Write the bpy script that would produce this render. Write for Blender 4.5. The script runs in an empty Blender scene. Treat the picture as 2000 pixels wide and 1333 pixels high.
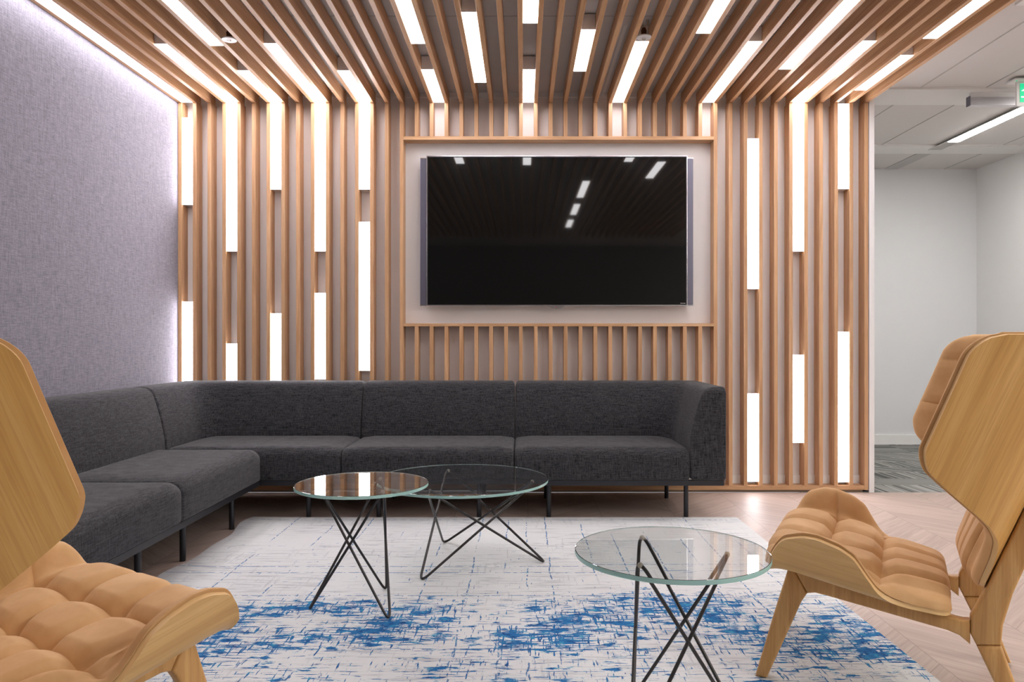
import bpy, bmesh, math, random
from mathutils import Vector, Matrix, noise as mnoise
random.seed(7)
S = bpy.context.scene
COL = S.collection
PI = math.pi

# ------------------------------------------------------------------ camera, world, exposure
cam_d = bpy.data.cameras.new('camera'); cam = bpy.data.objects.new('camera', cam_d); COL.objects.link(cam)
cam.location = (0, 0, 1.0); cam.rotation_euler = (PI/2, 0, 0)
cam_d.sensor_width = 36; cam_d.lens = 36*1470/2000; cam_d.shift_x = -0.0105; cam_d.shift_y = 0
cam_d.clip_start = 0.02
S.camera = cam
S.view_settings.view_transform = 'Standard'; S.view_settings.look = 'None'
S.view_settings.gamma = 1; S.view_settings.use_curve_mapping = False
S.view_settings.exposure = 1.0
S.cycles.max_bounces = 10; S.cycles.diffuse_bounces = 4; S.cycles.glossy_bounces = 4; S.cycles.transmission_bounces = 8
W = bpy.data.worlds.new('world'); S.world = W; W.use_nodes = True
W.node_tree.nodes['Background'].inputs[0].default_value = (0.75, 0.78, 0.85, 1)
W.node_tree.nodes['Background'].inputs[1].default_value = 0.25
GAP_E = 8.2      # screen lights
ROOM_E = 31.0    # corridor ceiling light and the unseen added fill lights

# ------------------------------------------------------------------ node helpers
class N:
    def __init__(s, name):
        s.m = bpy.data.materials.new(name); s.m.use_nodes = True
        s.t = s.m.node_tree; s.b = s.t.nodes['Principled BSDF']; s.out = s.t.nodes['Material Output']
    def n(s, typ, **kw):
        x = s.t.nodes.new(typ)
        for k, v in kw.items(): setattr(x, k, v)
        return x
    def put(s, sock, v):
        if isinstance(v, bpy.types.NodeSocket): s.t.links.new(v, sock)
        else: sock.default_value = v
    def math(s, op, a, b=0.0, c=None, clamp=False):
        x = s.n('ShaderNodeMath', operation=op); x.use_clamp = clamp
        s.put(x.inputs[0], a); s.put(x.inputs[1], b)
        if c is not None: s.put(x.inputs[2], c)
        return x.outputs[0]
    def coord(s, kind='Object'):
        return s.n('ShaderNodeTexCoord').outputs[kind]
    def pos(s): return s.n('ShaderNodeNewGeometry').outputs['Position']
    def mapping(s, v, scale=(1,1,1), loc=(0,0,0), rot=(0,0,0)):
        x = s.n('ShaderNodeMapping'); s.put(x.inputs[0], v)
        s.put(x.inputs['Scale'], scale); s.put(x.inputs['Location'], loc); s.put(x.inputs['Rotation'], rot)
        return x.outputs[0]
    def noise(s, v, scale=5, detail=3, rough=.5, dist=0):
        x = s.n('ShaderNodeTexNoise'); s.put(x.inputs['Vector'], v)
        x.inputs['Scale'].default_value = scale; x.inputs['Detail'].default_value = detail
        x.inputs['Roughness'].default_value = rough; x.inputs['Distortion'].default_value = dist
        return x.outputs['Fac']
    def ramp(s, f, stops):
        x = s.n('ShaderNodeValToRGB'); s.put(x.inputs[0], f)
        e = x.color_ramp.elements
        while len(e) < len(stops): e.new(0.5)
        for i, (p, c) in enumerate(stops):
            e[i].position = p; e[i].color = (*c, 1) if len(c) == 3 else c
        return x.outputs[0]
    def mix(s, f, a, b, blend='MIX'):
        x = s.n('ShaderNodeMix', data_type='RGBA', blend_type=blend)
        s.put(x.inputs[0], f); s.put(x.inputs[6], a if not isinstance(a, tuple) else (*a, 1)[:4]); s.put(x.inputs[7], b if not isinstance(b, tuple) else (*b, 1)[:4])
        return x.outputs[2]
    def step(s, v, lo, hi):
        x = s.n('ShaderNodeMapRange'); x.interpolation_type = 'SMOOTHSTEP'
        s.put(x.inputs[0], v); s.put(x.inputs[1], lo); s.put(x.inputs[2], hi)
        return x.outputs[0]
    def sep(s, v):
        x = s.n('ShaderNodeSeparateXYZ'); s.put(x.inputs[0], v); return x.outputs
    def comb(s, a, b, c):
        x = s.n('ShaderNodeCombineXYZ'); s.put(x.inputs[0], a); s.put(x.inputs[1], b); s.put(x.inputs[2], c); return x.outputs[0]
    def bump(s, h, strength=.2, dist=.002):
        x = s.n('ShaderNodeBump'); s.put(x.inputs['Height'], h)
        x.inputs['Strength'].default_value = strength; x.inputs['Distance'].default_value = dist
        s.t.links.new(x.outputs[0], s.b.inputs['Normal'])
    def set(s, **kw):
        for k, v in kw.items():
            k = {'base': 'Base Color', 'rough': 'Roughness', 'metal': 'Metallic', 'spec': 'Specular IOR Level'}.get(k, k)
            if isinstance(v, tuple) and len(v) == 3: v = (*v, 1)
            s.put(s.b.inputs[k], v)
        return s

def plain(name, c, rough=.5, metal=0, var=.03):
    n = N(name)
    f = n.noise(n.coord(), 14, 4)
    n.set(base=n.mix(f, tuple(x*(1-var) for x in c), tuple(min(1, x*(1+var)) for x in c)), rough=rough, metal=metal)
    return n.m

def emis(name, c, e):
    n = N(name); n.set(base=tuple(x*.6 for x in c), rough=.5)
    n.b.inputs['Emission Color'].default_value = (*c, 1); n.b.inputs['Emission Strength'].default_value = e
    return n.m

def wood(name, axis, dark, mid, light, scale=1.0, rough=.45, rand=True, var=.16, dist=1.2, tilt=0):
    n = N(name)
    v = n.coord('Object')
    if tilt: v = n.mapping(v, rot=(math.radians(tilt), 0, 0))
    if rand:
        oi = n.n('ShaderNodeObjectInfo').outputs['Random']
        off = n.math('MULTIPLY', oi, 37.0)
        a = n.n('ShaderNodeVectorMath', operation='ADD'); n.put(a.inputs[0], v); n.put(a.inputs[1], n.comb(off, off, off)); v = a.outputs[0]
    st = [26*scale, 26*scale, 26*scale]; st[axis] = 1.1*scale
    g1 = n.noise(n.mapping(v, tuple(st)), 1.0, 5, .6, dist)
    st2 = [260*scale]*3; st2[axis] = 6*scale
    g2 = n.noise(n.mapping(v, tuple(st2)), 1.0, 3, .6)
    c = n.ramp(g1, [(.28, dark), (.5, mid), (.72, light)])
    c = n.mix(n.math('MULTIPLY', n.step(g2, .48, .66), .42), c, dark)
    if rand:
        hv = n.math('MULTIPLY_ADD', oi, var, 1-var/2)
        c = n.mix(1.0, c, n.comb(hv, hv, hv), 'MULTIPLY')
    n.set(base=c, rough=rough)
    n.bump(g2, .12, .0006)
    return n.m

def fabric(name, c1, c2, sc=700, rough=.95, streak=1.0):
    n = N(name); v = n.coord('Object')
    x = n.noise(n.mapping(v, (sc, sc, sc*.07)), 1, 2, .6)
    y = n.noise(n.mapping(v, (sc*.07, sc*.07, sc)), 1, 2, .6)
    z = n.noise(n.mapping(v, (sc*.5, sc*.5, sc*.5)), 1, 1)
    w = n.math('ADD', n.math('MULTIPLY', x, .4), n.math('ADD', n.math('MULTIPLY', y, .4), n.math('MULTIPLY', z, .2)))
    n.set(base=n.ramp(w, [(.36, c1), (.62, c2)]), rough=rough, spec=.15)
    n.bump(w, .35, .001)
    n.b.inputs['Sheen Weight'].default_value = .12
    return n.m

M = {}
OAK = ((.40, .21, .095), (.56, .325, .165), (.67, .42, .235))
M['oak_v'] = wood('oak vertical grain', 2, *OAK)
M['oak_y'] = wood('oak long grain', 1, *OAK)
M['oak_x'] = wood('oak cross grain', 0, *OAK)
CH = ((.46, .235, .062), (.60, .34, .10), (.70, .43, .155))
M['chair_wood'] = wood('chair oak veneer', 2, *CH, scale=1.1, rough=.38, rand=False, dist=.25, tilt=-22)
M['seat_wood'] = wood('seat oak veneer', 1, (.50, .28, .095), (.64, .39, .145), (.72, .47, .20), scale=1.3, rough=.38, rand=False, dist=.2, tilt=-11.6)
M['chair_frame'] = wood('chair oak frame', 2, (.42, .215, .065), (.55, .30, .10), (.65, .39, .15), scale=.9, rough=.4, rand=False)
M['ply_edge'] = plain('pale plywood edge', (.78, .52, .24), .4)
M['white_wall'] = plain('white painted plaster', (.78, .775, .765), .85, var=.01)
M['grey_wall'] = plain('pale grey wall panel', (.80, .77, .75), .8, var=.015)
M['far_wall'] = plain('corridor wall paint', (.74, .75, .76), .85, var=.01)
M['dark_wall'] = plain('dark rear wall', (.16, .155, .15), .9)
M['ceiling'] = plain('ceiling panel', (.60, .575, .56), .75, var=.01)
M['ceiling_band'] = plain('ceiling band', (.70, .69, .68), .7, var=.01)
M['joint'] = plain('shadow joint', (.46, .45, .44), .8)
M['skirting'] = plain('white skirting', (.84, .84, .82), .5, var=.01)
M['light_body'] = plain('white light housing', (.72, .69, .68), .5, var=.01)
M['screen_light'] = emis('screen light diffuser', (1.0, .955, 1.0), GAP_E)
M['room_light'] = emis('ceiling light diffuser', (1.0, .98, .95), ROOM_E)
M['black_metal'] = plain('black powder coated steel', (.022, .022, .026), .42, .3)
M['rod'] = plain('burnished steel rod', (.055, .052, .052), .34, .85)
M['rubber'] = plain('clear rubber pad', (.55, .50, .40), .4)
M['chrome'] = plain('brushed chrome', (.75, .74, .76), .22, 1)
M['tv_side'] = plain('dark violet grey metal', (.16, .155, .20), .35, .7)
M['brass'] = plain('dark bronze fitting', (.12, .06, .04), .35, .8)
M['steel'] = plain('sprinkler steel', (.55, .52, .48), .35, .8)
M['white_plastic'] = plain('white enamel', (.70, .69, .68), .4, var=.01)
M['plinth'] = plain('dark plinth', (.20, .14, .09), .7)
M['sofa'] = fabric('charcoal woven upholstery', (.004, .004, .005), (.062, .062, .067), 260)
M['wallcloth'] = fabric('lavender grey wall fabric', (.14, .133, .160), (.285, .272, .325), 300)

def leather():
    n = N('tan nubuck leather'); v = n.coord('Object')
    a = n.noise(v, 7, 4, .6); b = n.noise(v, 160, 3, .6)
    c = n.ramp(a, [(.3, (.50, .285, .115)), (.55, (.59, .355, .16)), (.75, (.66, .42, .21))])
    n.set(base=c, rough=.72, spec=.25); n.bump(b, .12, .001)
    n.b.inputs['Sheen Weight'].default_value = .25
    n.b.inputs['Sheen Tint'].default_value = (.9, .65, .45, 1)
    return n.m
M['leather'] = leather()

def glass():
    n = N('green tinted clear glass')
    n.set(base=(.955, .985, .975), rough=0.0); n.b.inputs['IOR'].default_value = 1.5
    n.b.inputs['Transmission Weight'].default_value = 1
    return n.m
def glass_edge():
    n = N('polished green glass edge')
    f = n.noise(n.coord(), 9, 2)
    n.set(base=n.mix(f, (.36, .72, .65), (.62, .92, .86)), rough=.18); n.b.inputs['IOR'].default_value = 1.5
    n.b.inputs['Transmission Weight'].default_value = .35
    return n.m
M['glass'] = glass(); M['glass_edge'] = glass_edge()

def tvmat():
    n = N('glossy black screen')
    n.set(base=(.004, .004, .004), rough=.035); n.b.inputs['IOR'].default_value = 1.5
    v = n.coord('Object')
    n.b.inputs['Coat Weight'].default_value = .12; n.b.inputs['Coat Roughness'].default_value = .22
    n.b.inputs['Coat Tint'].default_value = (.75, .95, .65, 1)
    return n.m
M['screen'] = tvmat()

def floor_mat():
    n = N('chevron oak floor'); p = n.sep(n.pos()); w = .42; pl = .14
    xs = n.math('DIVIDE', n.math('ADD', p[0], 20.13), w)
    cell = n.math('FLOOR', xs)
    fr = n.math('SUBTRACT', xs, cell)
    par = n.math('SUBTRACT', n.math('MULTIPLY', n.math('FRACT', n.math('MULTIPLY', cell, .5)), 4), 1)   # -1 / 1
    t = n.math('ADD', n.math('ADD', p[1], 20.0), n.math('MULTIPLY', n.math('MULTIPLY', n.math('SUBTRACT', fr, .5), w*1.0), par))
    ti = n.math('DIVIDE', t, pl); row = n.math('FLOOR', ti); tf = n.math('SUBTRACT', ti, row)
    wn = n.n('ShaderNodeTexWhiteNoise', noise_dimensions='2D'); n.put(wn.inputs['Vector'], n.comb(cell, row, 0))
    edge = n.math('MINIMUM', n.math('MULTIPLY', n.math('MINIMUM', tf, n.math('SUBTRACT', 1, tf)), pl), n.math('MULTIPLY', n.math('MINIMUM', fr, n.math('SUBTRACT', 1, fr)), w))
    gap = n.math('SUBTRACT', 1, n.step(edge, .0006, .002))
    al = n.math('MULTIPLY', n.math('SUBTRACT', p[0], n.math('MULTIPLY', p[1], par)), .7)
    gr = n.noise(n.comb(n.math('MULTIPLY', t, 42), n.math('MULTIPLY', al, 3), n.math('MULTIPLY', wn.outputs[0], 50)), 1, 4, .6, .8)
    c = n.ramp(gr, [(.3, (.35, .265, .22)), (.55, (.42, .325, .275)), (.75, (.47, .375, .32))])
    k = n.math('MULTIPLY_ADD', wn.outputs[0], .12, .94)
    c = n.mix(1, c, n.comb(k, k, k), 'MULTIPLY')
    c = n.mix(n.math('MULTIPLY', gap, .6), c, (.14, .09, .07))
    n.set(base=c, rough=.5, spec=.35); n.bump(gr, .08, .001)
    return n.m
M['floor'] = floor_mat()

def carpet_mat():
    n = N('grey carpet tiles'); p = n.sep(n.pos()); T = .5
    cx = n.math('FLOOR', n.math('DIVIDE', p[0], T)); cy = n.math('FLOOR', n.math('DIVIDE', n.math('ADD', p[1], .28), .25))
    wn = n.n('ShaderNodeTexWhiteNoise', noise_dimensions='2D'); n.put(wn.inputs['Vector'], n.comb(cx, cy, 0))
    ang = n.math('MULTIPLY', n.math('FLOOR', n.math('MULTIPLY', wn.outputs[0], 3)), .75)
    q = n.math('ADD', n.math('MULTIPLY', p[1], n.math('COSINE', ang)), n.math('MULTIPLY', p[0], n.math('SINE', ang)))
    wv = n.noise(n.comb(n.math('MULTIPLY', q, 42), 0, n.math('MULTIPLY', wn.outputs[0], 9)), 1, 2, .6)
    fine = n.noise(n.pos(), 260, 2)
    c = n.ramp(n.math('ADD', n.math('MULTIPLY', wv, .85), n.math('MULTIPLY', fine, .15)), [(.40, (.085, .088, .085)), (.5, (.25, .25, .235)), (.62, (.36, .36, .34))])
    n.set(base=c, rough=.95, spec=.1)
    return n.m
M['carpet'] = carpet_mat()

def rug_mat():
    n = N('distressed cream and blue rug'); P = n.coord('Object'); p = n.sep(P); X, Y = p[0], p[1]
    # base : cream with faint grey brush strokes
    gs = n.noise(n.mapping(P, (5, 60, 1)), 1, 4, .65); gv = n.noise(n.mapping(P, (60, 5, 1), (3, 1, 0)), 1, 4, .65)
    big = n.noise(P, 2.2, 3)
    g = n.math('MULTIPLY', n.math('MAXIMUM', n.step(gs, .50, .64), n.math('MULTIPLY', n.step(gv, .56, .68), .7)), n.step(big, .30, .60))
    c = n.mix(n.math('MULTIPLY', g, .66), (.645, .66, .655), (.33, .34, .365))
    # density of blue depends on the position along the rug: a saturated band, loose marks elsewhere
    wob = n.math('MULTIPLY', n.math('SUBTRACT', n.noise(P, 1.3, 2), .5), .5)
    yy = n.math('ADD', Y, wob)
    def bandf(c0, w):
        return n.math('SUBTRACT', 1, n.step(n.math('ABSOLUTE', n.math('SUBTRACT', yy, c0)), w*.3, w))
    dens = n.math('MAXIMUM', bandf(2.64, .50), n.math('MULTIPLY', bandf(2.2, .5), .73))
    dens = n.math('MAXIMUM', dens, n.math('MULTIPLY', bandf(1.2, .6), .8))
    dens = n.math('MAXIMUM', dens, n.math('MULTIPLY', bandf(3.3, .7), .34))
    patch = n.step(n.noise(P, 3.1, 3, .6), .30, .62)
    dens = n.math('MULTIPLY', dens, n.math('MULTIPLY_ADD', patch, .45, .60))
    hs = n.noise(n.mapping(P, (9, 95, 1), (7, 3, 0)), 1, 4, .62)
    vs = n.noise(n.mapping(P, (95, 11, 1), (1, 9, 0)), 1, 4, .62)
    bl = n.noise(n.mapping(P, (9.5, 27, 1), (4, 4, 0)), 1, 5, .66)
    def thr(v, hi, k):   # threshold falls as density rises
        th = n.math('SUBTRACT', hi, n.math('MULTIPLY', dens, k))
        return n.step(n.math('SUBTRACT', v, th), 0, .02)
    m = n.math('MAXIMUM', thr(hs, .71, .185), thr(vs, .72, .17))
    m = n.math('MAXIMUM', m, thr(bl, .77, .262))
    # broken straight lines, both ways
    def lines(coord, other, pos_list, wid, seed):
        acc = None
        for i, q in enumerate(pos_list):
            jit = n.math('MULTIPLY', n.math('SUBTRACT', n.noise(n.comb(n.math('MULTIPLY', other, 5), seed+i*3.7, 0), 1, 4, .7), .5), .028)
            d = n.math('ABSOLUTE', n.math('SUBTRACT', n.math('ADD', coord, jit), q))
            l = n.math('SUBTRACT', 1, n.step(d, wid*.6, wid))
            br = n.step(n.noise(n.comb(n.math('MULTIPLY', other, 34), n.math('MULTIPLY', coord, 60), seed*2+i*9.1), 1, 2, .6), .455, .49)
            l = n.math('MULTIPLY', l, br)
            acc = l if acc is None else n.math('MAXIMUM', acc, l)
        return acc
    lx = lines(Y, X, [4.17, 3.31, 3.22, 2.93, 2.42], .0042, 3)
    ly = lines(X, Y, [-1.25, -1.02, -.83, -.62, -.40, -.22, -.08, .02, .12, .31, .45, .62, .78, .9, 1.05], .0036, 61)
    ly = n.math('MULTIPLY', ly, n.step(n.noise(n.mapping(P, (4, 1.6, 1), (2, 5, 0)), 1, 2), .46, .5))
    m = n.math('MAXIMUM', m, n.math('MULTIPLY', n.math('MAXIMUM', lx, ly), .85))
    hue = n.noise(P, 38, 3)
    blue = n.ramp(hue, [(.34, (.016, .075, .22)), (.46, (.022, .135, .335)), (.58, (.026, .155, .36)), (.72, (.05, .29, .46))])
    c = n.mix(m, c, blue)
    # halo of pale teal
    h2 = thr(bl, .745, .262)
    c = n.mix(n.math('MULTIPLY', n.math('SUBTRACT', h2, m, clamp=True), .45), c, (.30, .52, .62))
    # greyer margin along the left edge
    edge = n.math('SUBTRACT', 1, n.step(n.math('ADD', X, 1.52), .02, .10))
    c = n.mix(n.math('MULTIPLY', edge, .45), c, (.33, .32, .34))
    n.set(base=c, rough=.95, spec=.1)
    n.bump(n.noise(P, 420, 2), .35, .002)
    return n.m
M['rug'] = rug_mat()
M['red'] = plain('red mark', (.5, .02, .05), .4)
M['green'] = emis('luminous green sign', (.0, .62, .27), .42)
M['sign_white'] = emis('luminous white sign marking', (.9, 1, .95), .6)

# ------------------------------------------------------------------ object helpers
def link_bm(name, bm, mats, parent=None, smooth=False):
    me = bpy.data.meshes.new(name); bm.normal_update(); bm.to_mesh(me); bm.free()
    for m in (mats if isinstance(mats, (list, tuple)) else [mats]): me.materials.append(M[m])
    if smooth:
        for p in me.polygons: p.use_smooth = True
        try: me.set_sharp_from_angle(angle=math.radians(40))
        except Exception: pass
    o = bpy.data.objects.new(name, me); COL.objects.link(o)
    if parent: o.parent = parent
    return o
def tag(o, label=None, cat=None, group=None, kind=None):
    if label: o['label'] = label
    if cat: o['category'] = cat
    if group: o['group'] = group
    if kind: o['kind'] = kind
    return o
def empty(name, loc, rz=0):
    o = bpy.data.objects.new(name, None); COL.objects.link(o); o.location = loc; o.rotation_euler = (0, 0, rz)
    o.empty_display_size = .1
    return o
def box_bm(x0, x1, y0, y1, z0, z1, bm=None, bev=0, seg=2):
    bm2 = bmesh.new()
    bmesh.ops.create_cube(bm2, size=1)
    for v in bm2.verts:
        v.co = Vector(((x0+x1)/2 + v.co.x*(x1-x0), (y0+y1)/2 + v.co.y*(y1-y0), (z0+z1)/2 + v.co.z*(z1-z0)))
    if bev: bmesh.ops.bevel(bm2, geom=bm2.edges[:], offset=bev, segments=seg, affect='EDGES', profile=.5)
    if bm is None: return bm2
    me = bpy.data.meshes.new('t'); bm2.to_mesh(me); bm2.free(); bm.from_mesh(me); bpy.data.meshes.remove(me)
    return bm
def box(name, b, mat, parent=None, bev=0, seg=2):
    return link_bm(name, box_bm(*b, bev=bev, seg=seg), mat, parent)
def struct(name, b, mat, bev=0):
    o = box(name, b, mat, None, bev); tag(o, kind='structure'); return o
def tube(bm, pts, r, seg=10, closed=False):
    pts = [Vector(p) for p in pts]; n = len(pts); rings = []
    up = None
    for i in range(n):
        a = pts[(i-1) % n] if closed or i > 0 else pts[i]; b = pts[(i+1) % n] if closed or i < n-1 else pts[i]
        t = (b-a).normalized()
        if up is None:
            up = t.orthogonal().normalized()
        else:
            up = (up - t*up.dot(t)).normalized()
        w = t.cross(up)
        rr = r[i] if isinstance(r, (list, tuple)) else r
        rings.append([bm.verts.new(pts[i] + (up*math.cos(2*PI*k/seg) + w*math.sin(2*PI*k/seg))*rr) for k in range(seg)])
    m = n if closed else n-1
    for i in range(m):
        A, B = rings[i], rings[(i+1) % n]
        off = 0
        if closed and i == n-1:
            off = min(range(seg), key=lambda o: (A[0].co-B[o].co).length)
        for k in range(seg):
            bm.faces.new((A[k], A[(k+1) % seg], B[(k+1+off) % seg], B[(k+off) % seg]))
    if not closed:
        bm.faces.new(rings[0][::-1]); bm.faces.new(rings[-1])
    bmesh.ops.recalc_face_normals(bm, faces=bm.faces[:])
    return bm
def lathe(bm, prof, c=(0, 0, 0), seg=32):
    rings = [[bm.verts.new((c[0]+r*math.cos(2*PI*k/seg), c[1]+r*math.sin(2*PI*k/seg), c[2]+z)) for k in range(seg)] for r, z in prof]
    for A, B in zip(rings, rings[1:]):
        for k in range(seg): bm.faces.new((A[k], A[(k+1) % seg], B[(k+1) % seg], B[k]))
    bm.faces.new(rings[0][::-1]); bm.faces.new(rings[-1])
    bmesh.ops.recalc_face_normals(bm, faces=bm.faces[:])
    return bm
def fillet(pts, r, seg=5, closed=True):
    out = []; n = len(pts)
    for i in range(n):
        p = Vector(pts[i])
        if not closed and (i == 0 or i == n-1): out.append(p); continue
        rr = r[i] if isinstance(r, (list, tuple)) else r
        a = Vector(pts[i-1])-p; b = Vector(pts[(i+1) % n])-p
        if rr <= 0: out.append(p); continue
        ang = a.angle(b); d = min(rr/math.tan(ang/2), a.length*.49, b.length*.49)
        A = p+a.normalized()*d; B = p+b.normalized()*d
        for k in range(seg+1):
            t = k/seg
            out.append(A*(1-t)**2 + p*2*t*(1-t) + B*t*t)
    return out

# ------------------------------------------------------------------ the room
D = 4.966          # front plane of the slat screen
DB = 5.056         # wall behind the slats
ZS = 2.574         # underside of the ceiling slats
ZC = 2.664         # ceiling
XW = -2.275        # fabric wall
XE = 2.318         # end of the partition
F = 1470.0
def px(x, d=D): return (x-1021)*d/F
def pz(y, d=D): return 1+(666-y)*d/F

struct('floor', (-2.6, 4.6, -3.2, D, -.05, 0), 'floor')
struct('floor', (XE-.4, 4.6, D, 7.5, -.05, 0), 'carpet')
struct('wall_left', (XW-.15, XW, -3.2, 5.25, 0, 2.9), 'wallcloth')
struct('wall_back', (XW, XE, DB, 5.25, 0, 2.9), 'grey_wall')
struct('trim_1', (2.2845, XE, D-.004, DB, 0, 2.9), 'white_wall')
struct('wall_corridor_left', (2.2, XE, 5.25, 7.28, 0, 2.9), 'white_wall')
struct('wall_far', (2.2, 4.6, 7.28, 7.4, 0, 2.9), 'far_wall')
struct('wall_right', (4.39, 4.6, -3.2, 7.28, 0, 2.9), 'white_wall')
struct('wall_rear', (XW-.1, 4.6, -3.3, -3.2, 0, 2.9), 'dark_wall')
struct('ceiling', (XW-.1, 4.6, -3.2, 7.4, ZC, 2.9), 'ceiling')
struct('baseboard_far', (XE, 4.39, 7.265, 7.28, 0, .094), 'skirting')
struct('baseboard_right', (4.375, 4.39, D, 7.265, 0, .094), 'skirting')
struct('baseboard_back', (XW, 2.2845, DB-.012, DB, 0, .10), 'skirting')
ti = 2
for (a, b) in ((2.40, 3.70), (4.93, 5.26), (6.37, 6.63)):
    struct('trim_%d' % ti, (2.42 if b < 4.9 else XE, 4.39, a, b, ZC-.014, ZC), 'ceiling_band'); ti += 1
for x in (2.61, 3.04, 4.07):
    for (a, b) in ((3.70, 4.93), (5.26, 6.37)) if x != 4.07 else ((5.26, 7.27),):
        struct('trim_%d' % ti, (x-.004, x+.004, a, b, ZC-.0035, ZC), 'joint'); ti += 1
for y in (3.85, 2.6):
    struct('trim_%d' % ti, (XW, 2.3, y-.002, y+.002, ZC-.002, ZC), 'joint'); ti += 1
struct('trim_%d' % ti, (.53, .55, 3.95, 5.03, ZC-.006, ZC), 'ceiling_band'); ti += 1
struct('trim_%d' % ti, (XW, 2.28, DB-.02, DB, ZC-.03, ZC), 'grey_wall'); ti += 1
# ------------------------------------------------------------------ slat screens
KN = [(0, 351.3), (12, 697.0), (34, 1337.8), (36, 1397.7), (46, 1692.2)]
def sx(i):
    for (a, xa), (b, xb) in zip(KN, KN[1:]):
        if i <= b: return px(xa+(xb-xa)*(i-a)/(b-a))
HW = .0125
XS = [sx(i) for i in range(47)]
L_TV, R_TV = 15, 36
zt_rail = (pz(271.5)-.0, pz(266.5)+.012); zb_rail = (pz(637.5), pz(631.5))
wall_screen = empty('slatted_wall_screen', (0, D, 0))
tag(wall_screen, 'upright oak slat screen across the back wall, framing the television and its light strips', 'slat screen')
def pbox(name, b, mat, par, bev=.0012, org=None):
    """box whose origin sits at its own centre so grain varies from piece to piece"""
    c = Vector(((b[0]+b[1])/2, (b[2]+b[3])/2, (b[4]+b[5])/2))
    bm = box_bm(b[0]-c.x, b[1]-c.x, b[2]-c.y, b[3]-c.y, b[4]-c.z, b[5]-c.z, bev=bev, seg=1)
    o = link_bm(name, bm, mat, par); o.location = c-par.location
    return o
ZB0, ZB1 = .016, .045
RT0, RT1 = pz(273), pz(266)      # top frame rail
RB0, RB1 = pz(637.5), pz(631.5)  # lower frame rail
for i, x in enumerate(XS):
    if L_TV < i < R_TV:
        pbox('slat', (x-HW, x+HW, D, DB, RT1, ZS), 'oak_v', wall_screen)
        pbox('slat', (x-HW, x+HW, D, DB, ZB1, RB0), 'oak_v', wall_screen)
    else:
        pbox('slat', (x-HW, x+HW, D, DB, ZB0 if i in (0, 46) else ZB1, ZS), 'oak_v', wall_screen)
pbox('bottom_rail', (XS[0]+HW, XS[46]-HW, D+.002, DB-.013, ZB0, ZB1), 'oak_x', wall_screen)
pbox('frame_rail', (XS[L_TV]+HW, XS[R_TV]-HW, D-.004, DB, RT0, RT1), 'oak_x', wall_screen)
pbox('frame_rail', (XS[L_TV]+HW, XS[R_TV]-HW, D-.001, DB, RB0, RB1), 'oak_x', wall_screen)
pbox('plinth', (XS[0], XS[46]-.02, D+.012, DB-.013, 0, ZB0), 'plinth', wall_screen, 0)

ceil_screen = empty('slatted_ceiling_screen', (0, D, ZS))
tag(ceil_screen, 'overhead canopy of parallel oak slats running from the back wall towards the viewer', 'slat screen')
Y0S = -1.6
for i, x in enumerate(XS):
    pbox('slat', (x-HW, x+HW, Y0S, DB-.021, ZS, ZC-.007), 'oak_y', ceil_screen)

# ------------------------------------------------------------------ strip lights
def gap(i): return XS[i]+HW+.0015, XS[i+1]-HW-.0015
def wlight(i, ytop, ybot, label):
    a, b = gap(i); z1 = min(pz(ytop), ZS-.001) if ytop > 201 else ZS-.002; z0 = pz(ybot)
    o = empty('wall_strip_light', ((a+b)/2, DB-.001, z0)); w = (b-a)/2
    box('housing', (-w, w, -.080, 0, 0, z1-z0), 'light_body', o)
    box('diffuser', (-w, w, -.085, -.080, 0, z1-z0), 'screen_light', o)
    tag(o, label, 'light', 'strip lights set upright between the wall slats')
def clight(i, ya, yb, label):
    a, b = gap(i)
    o = empty('ceiling_strip_light', ((a+b)/2, yb, ZC-.007)); w = (b-a)/2; L = yb-ya
    box('housing', (-w, w, -L, 0, -.078, 0), 'light_body', o)
    box('diffuser', (-w, w, -L+.0005, 0, -.083, -.078), 'screen_light', o)
    tag(o, label, 'light', 'strip lights set between the ceiling slats')
def dy(y): return 1.574*F/(666-y)
for a in [
 (0, 229, 399, 'short upright white strip light nearest the fabric wall, upper of two in its slot'),
 (0, 589, 800, 'upright white strip light nearest the fabric wall, dropping behind the sofa corner'),
 (3, 200, 490, 'long strip light in second lit slot from the fabric wall, reaching the ceiling'),
 (3, 671, 850, 'lower strip light in second lit slot from the fabric wall, just above the sofa'),
 (6, 200, 369, 'upper strip light in the third lit slot from the fabric wall'),
 (6, 612, 790, 'lower strip light in the third lit slot from the fabric wall'),
 (9, 200, 490, 'long upper strip light in the fourth lit slot from the fabric wall'),
 (9, 572, 741, 'lower strip light in the fourth lit slot from the fabric wall'),
 (12, 200, 369, 'short upper strip light in the lit slot closest to the television on its left'),
 (12, 433, 724, 'long strip light left of the television, ending just above the sofa seam'),
 (38, 270, 564, 'long floating strip light first to the right of the television, beside its right edge'),
 (38, 769, 941, 'low strip light right beside the arm of the sofa'),
 (41, 200, 490, 'long strip light right of the television, joined to the ceiling light above it'),
 (41, 693, 865, 'short low strip light in the middle lit slot right of the television'),
 (44, 202, 368, 'short strip light high on the wall in the slot nearest the corridor'),
 (44, 648, 942, 'long low strip light in the slot nearest the corridor, reaching the bottom rail')]:
    wlight(*a)
YE = 4.963
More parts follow.
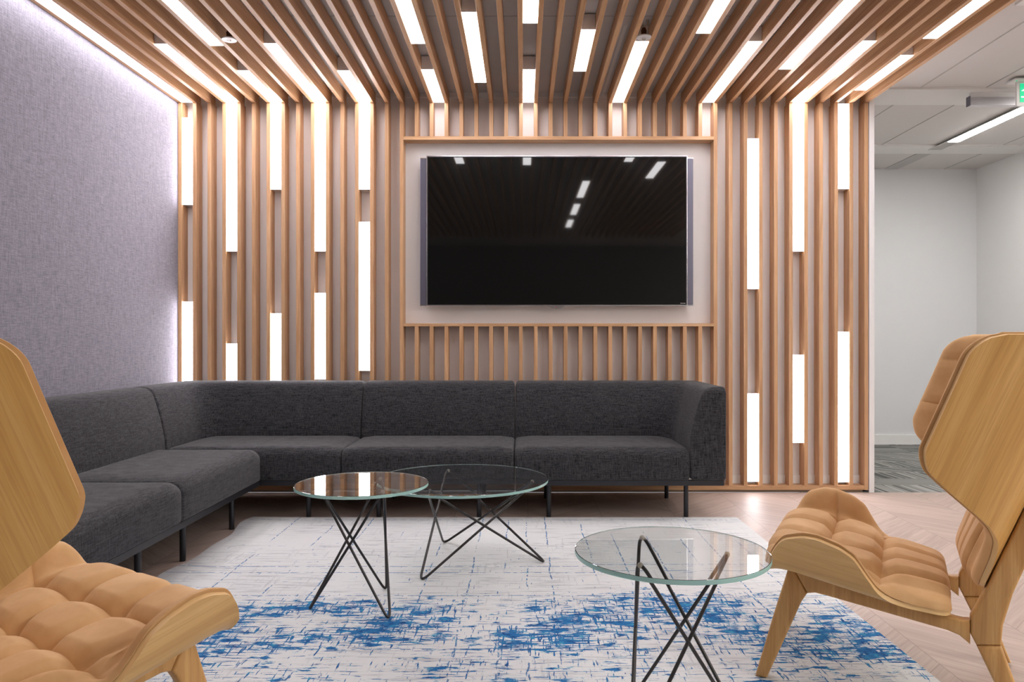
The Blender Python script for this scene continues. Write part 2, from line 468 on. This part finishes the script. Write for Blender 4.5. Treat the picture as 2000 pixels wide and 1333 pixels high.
for i, ya, yb, lab in [
 (0, 1.9, YE, 'very long ceiling strip light running beside the fabric wall'),
 (3, dy(87), YE, 'ceiling strip light above the second lit wall slot, ending at the back wall'),
 (6, 2.4, dy(89), 'ceiling strip light left of the left sprinkler, cut by the photo top'),
 (6, dy(139), YE, 'short ceiling strip light ending above the third lit wall slot'),
 (9, dy(86), YE, 'ceiling strip light above the fourth lit wall slot, right of the left sprinkler'),
 (12, dy(139), YE, 'short ceiling strip light meeting the wall strip left of the television'),
 (17, 3.25, dy(85), 'ceiling strip light above left television half, the one cut by the photo top'),
 (17, dy(137), YE, 'short ceiling strip light against the wall above left television half'),
 (20, dy(25), dy(161), 'floating ceiling strip light just left of the middle of the canopy'),
 (23, 3.2, dy(45), 'ceiling strip light in the middle canopy slot, cut by the photo top'),
 (23, dy(137), YE, 'short ceiling strip light in the middle slot, against the wall'),
 (26, dy(59), dy(139), 'short floating ceiling strip light just right of the middle of the canopy'),
 (29, dy(82), YE, 'ceiling strip light running from the right sprinkler to the wall'),
 (32, 3.32, dy(65), 'ceiling strip light right of the right sprinkler, cut by the top of the photo'),
 (35, dy(82), YE, 'ceiling strip light meeting the wall above the right corner of the television frame'),
 (38, 3.12, dy(135), 'long ceiling strip light over the right wall slots, cut by the photo top'),
 (41, dy(81), YE, 'ceiling strip light joining the long wall strip right of the television'),
 (44, dy(109), dy(176), 'ceiling strip light beside the canopy edge, nearer the wall of the two'),
 (44, 2.1, dy(75), 'ceiling strip light beside the canopy edge, cut by the top of the photo')]:
    clight(i, ya, yb, lab)
# canopy lights reflected in the screen, then unseen strips added to light the foreground
for i, ya, yb, lab in [(29, 1.67, 2.5, 'strip light over the viewer, largest reflection in the television'),
                       (29, .55, 1.25, 'strip light over the viewer, middle reflection in the television'),
                       (29, -.48, .12, 'strip light behind the viewer, smallest reflection in the television'),
                       (35, 2.65, 3.3, 'strip light seen reflected in the top right corner of the television'),
                       (3, .2, 2.2, 'strip light above the left armchair, unseen, added to light the foreground'),
                       (0, -1.3, 1.2, 'strip light beside the fabric wall behind the viewer, unseen, added as fill'),
                       (6, -1.2, .6, 'strip light behind the left armchair, unseen, added as foreground fill'),
                       (44, .5, 1.9, 'strip light above the right armchair, unseen, added to brighten the foreground')]:
    clight(i, ya, yb, lab)
def room_light(x0, x1, y0, y1, lab, endcap=True):
    o = empty('linear_ceiling_light', ((x0+x1)/2, y1, ZC-.0145)); w = (x1-x0)/2; L = y1-y0
    box('frame', (-w-.006, w+.006, -L-.006, .006+(.28 if endcap else 0), -.006, 0), 'ceiling_band', o)
    box('diffuser', (-w, w, -L, 0, -.009, -.006), 'room_light', o)
    if endcap: box('sensor_panel', (-w, w, .012, .26, -.008, -.006), 'joint', o)
    tag(o, lab, 'light')
room_light(3.503, 3.592, 4.2, 6.20, 'bright linear light recessed in the corridor ceiling')
room_light(2.95, 3.04, -2.0, 1.8, 'linear ceiling light further back along the passage, unseen, added as fill', False)  # unseen light added as fill for the right armchair

room_light(3.75, 3.84, -2.2, 1.4, 'linear ceiling light nearest the right wall, unseen, added as extra fill', False)  # second unseen fill, added to brighten the chair wings from behind the camera

# linear air grille in the corridor ceiling
g = box('ceiling_grille', (3.49, 3.62, 6.66, 7.26, ZC-.006, ZC), 'joint')
tag(g, 'narrow grey grille in the corridor ceiling near the far wall', 'vent')

# ------------------------------------------------------------------ sprinklers
def sprinkler(x, y, lab, elbow):
    o = empty('fire_sprinkler', (x, y, ZC-.022))
    bm = lathe(bmesh.new(), [(.010, -.060), (.037, -.064), (.0385, -.068), (.037, -.071), (.012, -.069)], seg=28)
    link_bm('rosette', bm, 'white_plastic', o, True)
    bm = lathe(bmesh.new(), [(.0145, -.064), (.0145, -.036), (.016, -.036), (.016, -.030), (.011, -.029), (.011, -.020)], seg=20)
    link_bm('fitting', bm, 'brass', o, True)
    bm = bmesh.new()
    tube(bm, [(0, 0, -.030), (0, 0, -.018), (.004, 0, -.009), (.016, 0, -.0085), (.02, 0, .031)] if elbow else [(0, 0, -.03), (0, 0, .031)], .0085 if elbow else .010, 12)
    link_bm('pipe', bm, 'steel' if elbow else 'brass', o, True)
    bm = bmesh.new()
    for s in (-1, 1): tube(bm, [(s*.008, 0, -.068), (s*.008, 0, -.073), (0, 0, -.077)], .0016, 6)
    lathe(bm, [(.003, -.0765), (.009, -.0770), (.009, -.0785), (.003, -.079)], seg=14)
    link_bm('deflector', bm, 'steel', o, True)
    tag(o, lab, 'sprinkler')
a, b = gap(7); sprinkler((a+b)/2, 3.93, 'small white disc sprinkler hanging between ceiling slats on the left', False)
a, b = gap(29); sprinkler((a+b)/2, 3.90, 'small white disc sprinkler on a pipe elbow between slats right of centre', True)

# ------------------------------------------------------------------ exit sign and door rail
s = empty('exit_sign', (3.085, 4.76, ZC-.0145))
box('ceiling_plate', (0, .42, -.05, .05, -.012, 0), 'white_plastic', s, .003)
box('sign_panel', (.033, .387, -.006, .006, -.165, -.012), 'white_plastic', s, .002)
box('green_field', (.055, .365, -.0075, -.0062, -.140, -.022), 'green', s)
bm = bmesh.new()
for pl in ([(.062, -.0085, -.070), (.080, -.0085, -.070), (.105, -.0085, -.048), (.105, -.0085, -.060), (.112, -.0085, -.060), (.112, -.0085, -.036), (.088, -.0085, -.036), (.088, -.0085, -.043), (.100, -.0085, -.043)],
           [(.062, -.0085, -.112), (.16, -.0085, -.112), (.16, -.0085, -.103), (.062, -.0085, -.103)]):
    bm.faces.new([bm.verts.new(p) for p in pl])
r = bmesh.ops.extrude_face_region(bm, geom=bm.faces[:])
for v in [e for e in r['geom'] if isinstance(e, bmesh.types.BMVert)]: v.co.y += .0009
link_bm('marking', bm, 'sign_white', s)
bm = lathe(bmesh.new(), [(.001, -.016), (.004, -.015), (.005, -.012)], c=(.018, -.03, 0), seg=12)
link_bm('indicator_lamp', bm, 'green', s)
tag(s, 'green illuminated emergency exit sign hanging from the corridor ceiling', 'exit sign')
rl = empty('door_track', (2.962, 5.0, pz(207, 5.0)))
box('track', (0, 1.42, -.02, .02, 0, .056), 'chrome', rl, .002)
box('end_cap', (-.004, 0, -.022, .022, -.002, .062), 'tv_side', rl)
box('mounting_strip', (.01, 1.42, -.008, .012, .056, ZC-.014-pz(207, 5.0)), 'ceiling_band', rl)
tag(rl, 'slim silver door track below the corridor ceiling, under the exit sign', 'door track')

# ------------------------------------------------------------------ television
tvx0, tvx1, tvz0, tvz1 = px(833), px(1342.5), pz(597), pz(304)
cx = (tvx0+tvx1)/2
tv = empty('television', (cx, DB, tvz0)); hw = (tvx1-tvx0)/2; hh = tvz1-tvz0
box('wall_mount', (-.3, .3, -.045, -.001, .25, .75), 'black_metal', tv)
box('body', (-hw+.02, hw-.02, -.078, -.045, .02, hh-.02), 'black_metal', tv, .004)
bm = bmesh.new()
t = .0055
box_bm(-hw, -hw+t, -.096, -.070, 0, hh, bm); box_bm(hw-t, hw, -.096, -.070, 0, hh, bm)
box_bm(-hw+t, hw-t, -.096, -.070, 0, t, bm); box_bm(-hw+t, hw-t, -.096, -.070, hh-t, hh, bm)
link_bm('bezel', bm, 'chrome', tv)
box('screen', (-hw+t, hw-t, -.0935, -.079, t, hh-t), 'screen', tv)
bm = bmesh.new()
q = .006
box_bm(-hw+t, hw-t, -.0942, -.0936, hh-t-q, hh-t, bm); box_bm(-hw+t, -hw+t+q*.8, -.0942, -.0936, t, hh-t-q, bm)
box_bm(hw-t-q*.8, hw-t, -.0942, -.0936, t, hh-t-q, bm)
link_bm('black_border', bm, 'black_metal', tv)
for sgn in (-1, 1):
    a, b = (-hw-.043, -hw-.001) if sgn < 0 else (hw+.001, hw+.040)
    sp = box('side_speaker', (a, b, -.085, -.055, .006, hh-.018), 'tv_side', tv, .004)
    box('chrome_cap', (a, b, -.086, -.054, hh-.0175, hh-.012), 'chrome', sp); box('chrome_cap', (a, b, -.086, -.054, -.001, .0055), 'chrome', sp)
# small crest under the lower edge
prof = [(-.075, 0), (-.05, -.004), (-.028, -.017), (0, -.020), (.028, -.017), (.05, -.004), (.075, 0)]
bm = bmesh.new(); xo = px(1088)-cx
f1 = bm.faces.new([bm.verts.new((xo+x, -.098, z)) for x, z in prof])
r = bmesh.ops.extrude_face_region(bm, geom=[f1])
for v in [e for e in r['geom'] if isinstance(e, bmesh.types.BMVert)]: v.co.y += .022
bmesh.ops.recalc_face_normals(bm, faces=bm.faces[:])
crest = link_bm('crest', bm, 'chrome', tv)
def text(body, size, loc, mat, par, name):
    cu = bpy.data.curves.new(name, 'FONT'); cu.body = body; cu.size = size; cu.align_x = 'CENTER'; cu.extrude = .0002
    o = bpy.data.objects.new(name, cu); COL.objects.link(o)
    dg = bpy.context.evaluated_depsgraph_get(); me = bpy.data.meshes.new_from_object(o.evaluated_get(dg))
    bpy.data.objects.remove(o); me.materials.clear(); me.materials.append(M[mat])
    o = bpy.data.objects.new(name, me); COL.objects.link(o); o.parent = par
    o.rotation_euler = (PI/2, 0, 0); o.location = loc
    return o
text('SAMSUNG', .0072, (px(1333.5)-cx, -.0945, .0135), 'white_plastic', tv, 'logo')
box('red_mark', (xo-.008, xo-.003, -.0987, -.098, -.012, -.007), 'red', crest)
tag(tv, 'large wide black wall television in a silver bezel with dark side speakers', 'television')

# ------------------------------------------------------------------ sofa
SF = 4.180        # seat front plane of the back run
SR = 4.905        # rear plane
SXL = -2.185      # rear plane of the left run
SLF = -1.452      # seat front of the left run
XB = [1.134, -.048, -1.012]
YA, YBm, YC = 4.180, 3.219, 2.256
sofa = empty('corner_sofa', (-.5, 4.2, 0))
def w2s(o): o.location = -Vector(sofa.location)
LEV = [(.222, .185), (.235, .200), (.39, .205), (.46, .200), (.56, .180), (.66, .152), (.705, .135), (.726, .122), (.737, .104), (.7425, .080), (.744, .05)]
def loft(name, polys, par):
    bm = bmesh.new(); rings = [[bm.verts.new(p) for p in poly] for poly in polys]
    n = len(rings[0])
    for A, B in zip(rings, rings[1:]):
        for k in range(n): bm.faces.new((A[k], A[(k+1) % n], B[(k+1) % n], B[k]))
    bm.faces.new(rings[0][::-1]); bm.faces.new(rings[-1])
    bmesh.ops.recalc_face_normals(bm, faces=bm.faces[:])
    o = link_bm(name, bm, 'sofa', par, True); w2s(o)
    return o
def inset_of(z): return {.222: .012, .726: .004, .737: .010, .7425: .018, .744: .03}.get(z, 0)
def back_straight(axis, a, b, rear, sgn):
    """straight upholstered back: runs a..b along an axis, rear plane at 'rear', thickness towards sgn"""
    polys = []
    for z, w in LEV:
        e = .002+inset_of(z); r0 = rear+sgn*e*.6
        f0 = rear+sgn*w
        pts = [(a+e, r0), (b-e, r0), (b-e, f0), (a+e, f0)]
        pts = fillet([(p[0], p[1], z) if axis == 0 else (p[1], p[0], z) for p in pts], .014, 4)
        polys.append(pts)
    return loft('backrest', polys, sofa)
def back_corner(xo, xi, sgn, yfront):
    """L shaped back with side arm: outer side plane x=xo, back runs to x=xi; sgn=+1 when the arm lies on the left"""
    polys = []
    for z, w in LEV:
        e = .002+inset_of(z); yr = SR-e*.6
        X0 = xo+sgn*e*.6; X1 = xi-sgn*e
        pts = [(X0, yr, z), (X1, yr, z), (X1, SR-w, z), (xo+sgn*w, SR-w, z), (xo+sgn*w, yfront+e, z), (X0, yfront+e, z)]
        polys.append(fillet(pts, [.05, .012, .014, .16, .02, .014], 6))
    return loft('backrest', polys, sofa)
def seat(x0, x1, y0, y1, front):
    """upholstered seat block with a rounded front; front: 'y' faces the viewer, 'x' faces right"""
    bm = box_bm(x0+.002, x1-.002, y0, y1, .222, .408)
    fe = [e for e in bm.edges if all(v.co.z > .4 for v in e.verts) and
          (all(abs(v.co.y-y0) < 1e-4 for v in e.verts) if front == 'y' else all(abs(v.co.x-(x1-.002)) < 1e-4 for v in e.verts))]
    bmesh.ops.bevel(bm, geom=fe, offset=.062, segments=8, affect='EDGES', profile=.5)
    fs = [e for e in bm.edges if e.calc_face_angle(0) > .9]
    bmesh.ops.bevel(bm, geom=fs, offset=.016, segments=3, affect='EDGES', profile=.5)
    bmesh.ops.subdivide_edges(bm, edges=[e for e in bm.edges if e.calc_length() > .3], cuts=12, use_grid_fill=True)
    for v in bm.verts:
        if v.co.z > .30:
            u = min(v.co.x-x0, x1-v.co.x)/.10 if front == 'y' else min(v.co.y-y0, y1-v.co.y)/.10
            u = max(0, min(1, u)); v.co.z -= .014*(1-u)**2*(v.co.z-.30)/.1
    o = link_bm('seat_cushion', bm, 'sofa', sofa, True); w2s(o)
seat(XB[2], XB[1], SF, 4.72, 'y'); seat(XB[1], XB[0]-.202, SF, 4.72, 'y')
seat(-2.0, XB[2], YA+.001, 4.72, 'y')
seat(-2.0, SLF, YBm+.001, YA-.001, 'x'); seat(-2.0, SLF, YC, YBm-.001, 'x')
back_straight(0, XB[2], XB[1], SR, -1)
back_corner(XB[0], XB[1], -1, SF)
back_corner(SXL, XB[2], 1, YA)
back_straight(1, YBm, YA, SXL, 1); back_straight(1, YC, YBm, SXL, 1)
bm = bmesh.new()
fr = .030
box_bm(SLF-.02, XB[0]-.012, SF+.012, SF+.012+fr, .193, .2215, bm)
box_bm(SXL+.03, XB[0]-.012, SR-.05, SR-.02, .193, .2215, bm)
box_bm(XB[0]-.042, XB[0]-.012, SF+.042, SR-.05, .193, .2215, bm)
box_bm(SLF-.042, SLF-.012, YC+.01, SF+.012, .193, .2215, bm)
box_bm(SXL+.03, SXL+.06, YC+.04, SR-.05, .193, .2215, bm)
for y in (YC+.01, YBm-.015, YA-.03): box_bm(SXL+.06, SLF-.042, y, y+.03, .193, .2215, bm)
for x in (XB[2]-.015, XB[1]-.015): box_bm(x, x+.03, SF+.042, SR-.05, .193, .2215, bm)
o = link_bm('base_frame', bm, 'black_metal', sofa); w2s(o)
LY = 1470/344.0
legs = [(x, LY) for x in (-1.215, -.817, -.247, .148, .927)] + [(x, 4.79) for x in (-1.9, -1.215, -.817, -.247, .148, .915)]
legs += [(-1.545, y) for y in (3.995, 3.42, 3.02, 2.45)] + [(-2.10, y) for y in (4.3, 3.995, 3.42, 3.02, 2.45)]
for x, y in legs:
    bm = lathe(bmesh.new(), [(.0125, 0), (.0135, .004), (.0135, .1935), (.013, .194)], c=(x, y, 0), seg=16)
    if abs(y-LY) < .01: box_bm(x-.02, x+.02, SF+.042, LY+.02, .190, .2, bm)
    o = link_bm('leg', bm, 'black_metal', sofa, True); w2s(o)
tag(sofa, 'long charcoal woven corner sofa on thin black metal legs along the walls', 'sofa')

# ------------------------------------------------------------------ rug
bm = bmesh.new()
RX0, RX1, RY0, RY1 = -1.525, 1.205, .35, 4.235
nx, ny = 60, 90
def rugp(u, v, z):
    x = RX0+(RX1-RX0)*u; y = RY0+(RY1-RY0)*v
    el = max(0, 1-u/.08); x += el*(.018+.018*math.sin(y*7.3)+.010*math.sin(y*13.1+1))
    x -= (1-v)*0.02*(-1 if u > .5 else 0)
    w = 0 if v > .985 else 1
    return (x, y, z+(.005*el*abs(math.sin(y*6.5)) if z > .001 and y > 2.4 else 0))
T = [[bm.verts.new(rugp(i/nx, j/ny, .008)) for i in range(nx+1)] for j in range(ny+1)]
B = [[bm.verts.new(rugp(i/nx, j/ny, .0005)) for i in range(nx+1)] for j in range(ny+1)]
for j in range(ny):
    for i in range(nx):
        bm.faces.new((T[j][i], T[j][i+1], T[j+1][i+1], T[j+1][i])); bm.faces.new((B[j][i], B[j+1][i], B[j+1][i+1], B[j][i+1]))
for i in range(nx):
    bm.faces.new((B[0][i], B[0][i+1], T[0][i+1], T[0][i])); bm.faces.new((T[ny][i], T[ny][i+1], B[ny][i+1], B[ny][i]))
for j in range(ny):
    bm.faces.new((T[j][0], T[j+1][0], B[j+1][0], B[j][0])); bm.faces.new((B[j][nx], B[j+1][nx], T[j+1][nx], T[j][nx]))
bmesh.ops.recalc_face_normals(bm, faces=bm.faces[:])
rug = link_bm('area_rug', bm, 'rug', None, True)
tag(rug, 'cream rug with distressed blue streaks lying on the wooden floor', 'rug')

# ------------------------------------------------------------------ glass tables
RZ = .0085
def table(cx_, cy_, lx, ly_, rad, ztop, rt, rb, az, label, th=.012, rr=.0048):
    o = empty('glass_table', (cx_, cy_, RZ))
    zt = ztop-RZ
    bm = lathe(bmesh.new(), [(rad-.002, zt-th), (rad-.0005, zt-th+.0006), (rad, zt-th+.002), (rad, zt-.002), (rad-.0005, zt-.0006), (rad-.002, zt)], seg=96)
    gt = link_bm('glass_top', bm, ['glass', 'glass_edge'], o, True)
    for p in gt.data.polygons:
        p.use_smooth = abs(p.normal.z) < .2; p.material_index = 0 if abs(p.normal.z) > .9 else 1
    ox, oy = lx-cx_, ly_-cy_
    zt2 = zt-th-.003-rr
    Tp = [Vector((ox+rt*math.cos(math.radians(a)), oy+rt*math.sin(math.radians(a)), zt2+.006)) for a in az]
    Bp = [Vector((ox+rb*math.cos(math.radians(a)), oy+rb*math.sin(math.radians(a)), rr-.004)) for a in az]
    path = [Bp[0], Tp[1], Bp[2], Tp[0], Bp[1], Tp[2]]
    # rounded hairpin bends at every corner
    out = []
    for i, p in enumerate(path):
        a = (path[i-1]-p).normalized(); b = (path[(i+1) % 6]-p).normalized()
        d = .055; A = p+a*d; Bq = p+b*d
        for k in range(9):
            t = k/8; out.append(A*(1-t)**3+(p+a*d*.30)*3*t*(1-t)**2+(p+b*d*.30)*3*t*t*(1-t)+Bq*t**3)
    zmin = min(q.z for q in out); zmax = max(q.z for q in out)
    for q in out: q.z = rr+(q.z-zmin)*(zt2-rr)/(zmax-zmin)
    bm = tube(bmesh.new(), out, rr, 10, True)
    fr_ = link_bm('rod_frame', bm, 'rod', o, True)
    bm = bmesh.new()
    for i in (1, 3, 5):
        q = max(out[i*9:(i+1)*9], key=lambda v: v.z)
        bmesh.ops.create_uvsphere(bm, u_segments=12, v_segments=8, radius=.0075, matrix=Matrix.Translation((q.x, q.y, zt-th-.0075)))
    link_bm('rubber_pads', bm, 'rubber', o, True)
    tag(o, label, 'table', 'round glass tables on hairpin rod frames')
table(-.605, 2.835, -.604, 2.825, .248, .465, .160, .200, (194, 312, 73), 'small round glass side table on crossed rods, overlapping the low one left of centre')
table(-.277, 3.40, -.237, 3.40, .392, .380, .300, .350, (237, 116, 354.5), 'large low round glass coffee table before the sofa', rr=.0055)
table(.380, 1.927, .376, 1.945, .246, .465, .160, .200, (108, 232, 351), 'small round glass side table in front, beside the right armchair')

# ------------------------------------------------------------------ armchairs
def interp(tab, x):
    if x <= tab[0][0]: return tab[0][1]
    for (a, va), (b, vb) in zip(tab, tab[1:]):
        if x <= b:
            t = (x-a)/(b-a); return va+(vb-va)*t
    return tab[-1][1]
def smooth_tab(tab, n=60, w=.02):
    lo, hi = tab[0][0], tab[-1][0]; pts = []
    for i in range(n+1):
        x = lo+(hi-lo)*i/n; s = 0; c = 0
        for k in range(-4, 5): s += interp(tab, x+k*w/4)*(5-abs(k)); c += 5-abs(k)
        pts.append((x, s/c))
    return pts
def xsec(a, a0, R, ph):
    s = 1 if a >= 0 else -1; a = abs(a)
    if a <= a0: return s*a, 0.0
    p = (a-a0)/R
    if p <= ph: return s*(a0+R*math.sin(p)), R*(1-math.cos(p))
    e = a-a0-R*ph
    return s*(a0+R*math.sin(ph)+e*math.cos(ph)), R*(1-math.cos(ph))+e*math.sin(ph)
OFF = .33   # local y = s + OFF
# --- back: (l, s, z) from p in [-1,1], q in [0,1]
bO = (-.556, .330); bU = (-.375, .927); bF = (.927, .375)
AB = smooth_tab([(0, .195), (.02, .218), (.13, .232), (.20, .262), (.252, .315), (.312, .40), (.364, .47), (.412, .525), (.455, .545), (.50, .558), (.8, .560), (1.0, .562)], 100, .02)
def back_pt(p, q, grow=1.0):
    A = interp(AB, q)
    if q > .90: A -= .066*(1-math.sqrt(max(0, 1-((q-.90)/.10)**2)))
    if q < .05: A -= .05*(1-math.sqrt(max(0, 1-((.05-q)/.05)**2)))
    a = p*A*grow
    l, d = xsec(a, .15, .21, 1.13)
    vt = .732-.404*d
    v = q*vt
    bow = .018*math.sin(PI*min(1, v/.45))  # gentle lumbar curve
    return Vector((l, bO[0]+bU[0]*v+bF[0]*(d+0*bow)+OFF, bO[1]+bU[1]*v+bF[1]*d))
AS = smooth_tab([(0, .335), (.04, .365), (.11, .405), (.22, .428), (.30, .434), (.42, .426), (.50, .408), (.56, .366), (.62, .330), (.70, .300), (.85, .272), (1, .25)], 100, .025)
def seat_pt(p, q, grow=1.0):
    A = interp(AS, q)
    q0 = q; q = max(0, min(1, q))
    if q < .10: A -= .035*(1-math.sqrt(max(0, 1-((.10-q)/.10)**2)))
    if q > .9: A -= .03*(1-math.sqrt(max(0, 1-((q-.9)/.1)**2)))
    a = p*A*grow
    l, d = xsec(a, .275, .06, 1.28)
    q = q0; s = -.028-.462*q
    zb = .366+(s+.028)*.205 - .020*math.exp(-q/.05)
    return Vector((l, s+OFF-.0*d, zb+d))
def normal(fn, p, q):
    e = .004
    du = fn(p+e, q)-fn(p-e, q); dv = fn(p, min(1, q+e))-fn(p, max(0, q-e))
    return du.cross(dv).normalized()
def sheet(fn, sgn, lo, hi, nu, nv, name, mats, par, rim=None):
    """closed sheet between offsets lo(p,q) and hi(p,q) measured along the surface normal"""
    bm = bmesh.new(); A = []; Bv = []
    for j in range(nv+1):
        q = j/nv; ra = []; rb = []
        for i in range(nu+1):
            p = -1+2*i/nu; c = fn(p, q); n = normal(fn, p, q)*sgn
            ra.append(bm.verts.new(c+n*hi(p, q))); rb.append(bm.verts.new(c+n*lo(p, q)))
        A.append(ra); Bv.append(rb)
    for j in range(nv):
        for i in range(nu):
            bm.faces.new((A[j][i], A[j][i+1], A[j+1][i+1], A[j+1][i])); bm.faces.new((Bv[j][i], Bv[j+1][i], Bv[j+1][i+1], Bv[j][i+1]))
    sf = []
    for i in range(nu):
        sf.append(bm.faces.new((Bv[0][i], Bv[0][i+1], A[0][i+1], A[0][i]))); sf.append(bm.faces.new((A[nv][i], A[nv][i+1], Bv[nv][i+1], Bv[nv][i])))
    for j in range(nv):
        sf.append(bm.faces.new((A[j][0], A[j+1][0], Bv[j+1][0], Bv[j][0]))); sf.append(bm.faces.new((Bv[j][nu], Bv[j+1][nu], A[j+1][nu], A[j][nu])))
    if rim is not None:
        for f in sf: f.material_index = rim
    bmesh.ops.recalc_face_normals(bm, faces=bm.faces[:])
    o = link_bm(name, bm, mats, par, True)
    return o
def groove(x, cuts, w):
    d = min(abs(x-c) for c in cuts) if cuts else 9
    return min(1, d/w)**.5 if d < w else 1
def pad_fn(T, ucuts, vcuts, uw, vw, amp, full):
    def h(p, q):
        eu = max(0, 1-abs(p)**14)**.5; ev = max(0, 1-abs(2*q-1)**16)**.5
        gu = groove(p, ucuts(q), uw); gv = groove(q, vcuts(p), vw)
        t = (1-amp)+amp*gu*gv
        if ucuts(q) and vcuts(p):   # deep buttons where seams cross
            du = min(abs(p-c) for c in ucuts(q))/uw; dv = min(abs(q-c) for c in vcuts(p))/vw
            t -= .38*math.exp(-(du*du+dv*dv)*.8)
        edge = full(p, q)
        return .005+T*edge*eu*ev*max(.05, t)
    return h
def prism(name, poly, l0, l1, mat, par, bev=.005, splay=0.0):
    bm = bmesh.new()
    f1 = bm.faces.new([bm.verts.new((l0, s+OFF, z)) for s, z in poly])
    r = bmesh.ops.extrude_face_region(bm, geom=[f1])
    for v in [e for e in r['geom'] if isinstance(e, bmesh.types.BMVert)]: v.co.x = l1
    bmesh.ops.recalc_face_normals(bm, faces=bm.faces[:])
    if bev:
        es = [e for e in bm.edges if abs(e.verts[0].co.x-e.verts[1].co.x) < 1e-6]
        bmesh.ops.bevel(bm, geom=es, offset=bev, segments=3, affect='EDGES', profile=.5)
    sg = 1 if (l0+l1) > 0 else -1
    for v in bm.verts: v.co.x += sg*splay*max(0, .3-v.co.z)
    return link_bm(name, bm, mat, par, True)
def armchair():
    o = empty('wingback_armchair', (0, 0, 0))
    TH = .013
    sheet(back_pt, -1, lambda p, q: -TH, lambda p, q: 0, 72, 72, 'back_shell', ['chair_wood', 'ply_edge'], o, 1)
    sheet(seat_pt, -1, lambda p, q: -TH, lambda p, q: 0, 64, 48, 'seat_shell', ['seat_wood', 'ply_edge'], o, 1)
    def uc(q):
        return (-.62, -.22, .22, .62) if q > .34 else (-.55, -.19, .19, .55)
    h = pad_fn(.060, lambda q: (-.62, -.21, .21, .62), lambda p: (.31, .62), .085, .065, .40,
               lambda p, q: 1 if abs(p) < .62 else 1-.50*min(1, (abs(p)-.62)/.2))
    sheet(lambda p, q: seat_pt(p*1.018, -.004+1.006*q), -1, lambda p, q: .0008, h, 150, 110, 'seat_cushion', 'leather', o)
    def vb(p): return (.40, .60, .85)
    def ub(q): return (-.60, -.20, .20, .60) if q > .36 else (-.60, -.20, .20, .60)
    hb = pad_fn(.055, ub, vb, .08, .045, .40, lambda p, q: 1 if abs(p) < .58 else 1-.48*min(1, (abs(p)-.58)/.2))
    sheet(lambda p, q: back_pt(p*1.016, .004+1.002*q), -1, lambda p, q: .0008, hb, 150, 150, 'back_cushion', 'leather', o)
    fl = [(.016, 0), (.005, .040), (-.040, .205), (-.0805, .345), (-.128, .262), (-.112, .235), (-.060, .105), (-.017, 0)]
    ral = [(-.0805, .345), (-.128, .262), (-.150, .2665), (-.185, .262), (-.480, .2165), (-.508, .208), (-.5335, .188), (-.5335, .252), (-.515, .2495), (-.48, .2555), (-.30, .290)]
    post = [(-.534, .216), (-.534, .262), (-.545, .285), (-.5715, .345), (-.604, .43), (-.6615, .575), (-.754, .805), (-.774, .822), (-.789, .80), (-.735, .62), (-.668, .44), (-.630, .336), (-.6075, .25), (-.603, .198), (-.547, .189)]
    rleg = [(-.547, .189), (-.603, .198), (-.632, .112), (-.674, 0), (-.645, 0), (-.585, .104)]
    for sg in (1, -1):
        l0, l1 = (.186, .222) if sg > 0 else (-.222, -.186)
        prism('leg', fl, l0, l1, 'chair_frame', o, .009, .05)
        prism('side_rail', ral, l0+.001, l1-.001, 'chair_frame', o, .006, .05)
        prism('back_post', post, l0, l1, 'chair_frame', o, .008, .05)
        prism('leg', rleg, l0, l1, 'chair_frame', o, .008, .05)
    for s0, z0 in ((-.16, .292), (-.44, .232)):
        box('cross_rail', (-.186, .186, s0+OFF-.022, s0+OFF+.022, z0-.014, z0+.016), 'chair_frame', o, .004)
    box('cross_rail', (-.186, .186, -.625+OFF-.010, -.625+OFF+.010, .35, .41), 'chair_frame', o, .004)
    return o
def place(o, C, fwd):
    ang = math.atan2(fwd[1], fwd[0])
    # C is the point midway between the front feet (s=0)
    o.location = (C[0]-OFF*fwd[0], C[1]-OFF*fwd[1], .009)
    o.rotation_euler = (0, 0, ang-PI/2)
right = armchair()
a = math.radians(26.5); place(right, (.805, 2.427), (-math.cos(a), math.sin(a)))
tag(right, 'oak wingback lounge chair with tan quilted leather on the right, facing left', 'armchair', 'pair of oak wingback chairs with tan leather')
left = right.copy(); COL.objects.link(left)
for ch in list(right.children):
    c = ch.copy(); COL.objects.link(c); c.parent = left
a = math.radians(57); place(left, (-.890, 1.887), (math.cos(a), math.sin(a)))
left['label'] = 'oak wingback lounge chair with tan quilted leather in the left foreground, seen from behind'
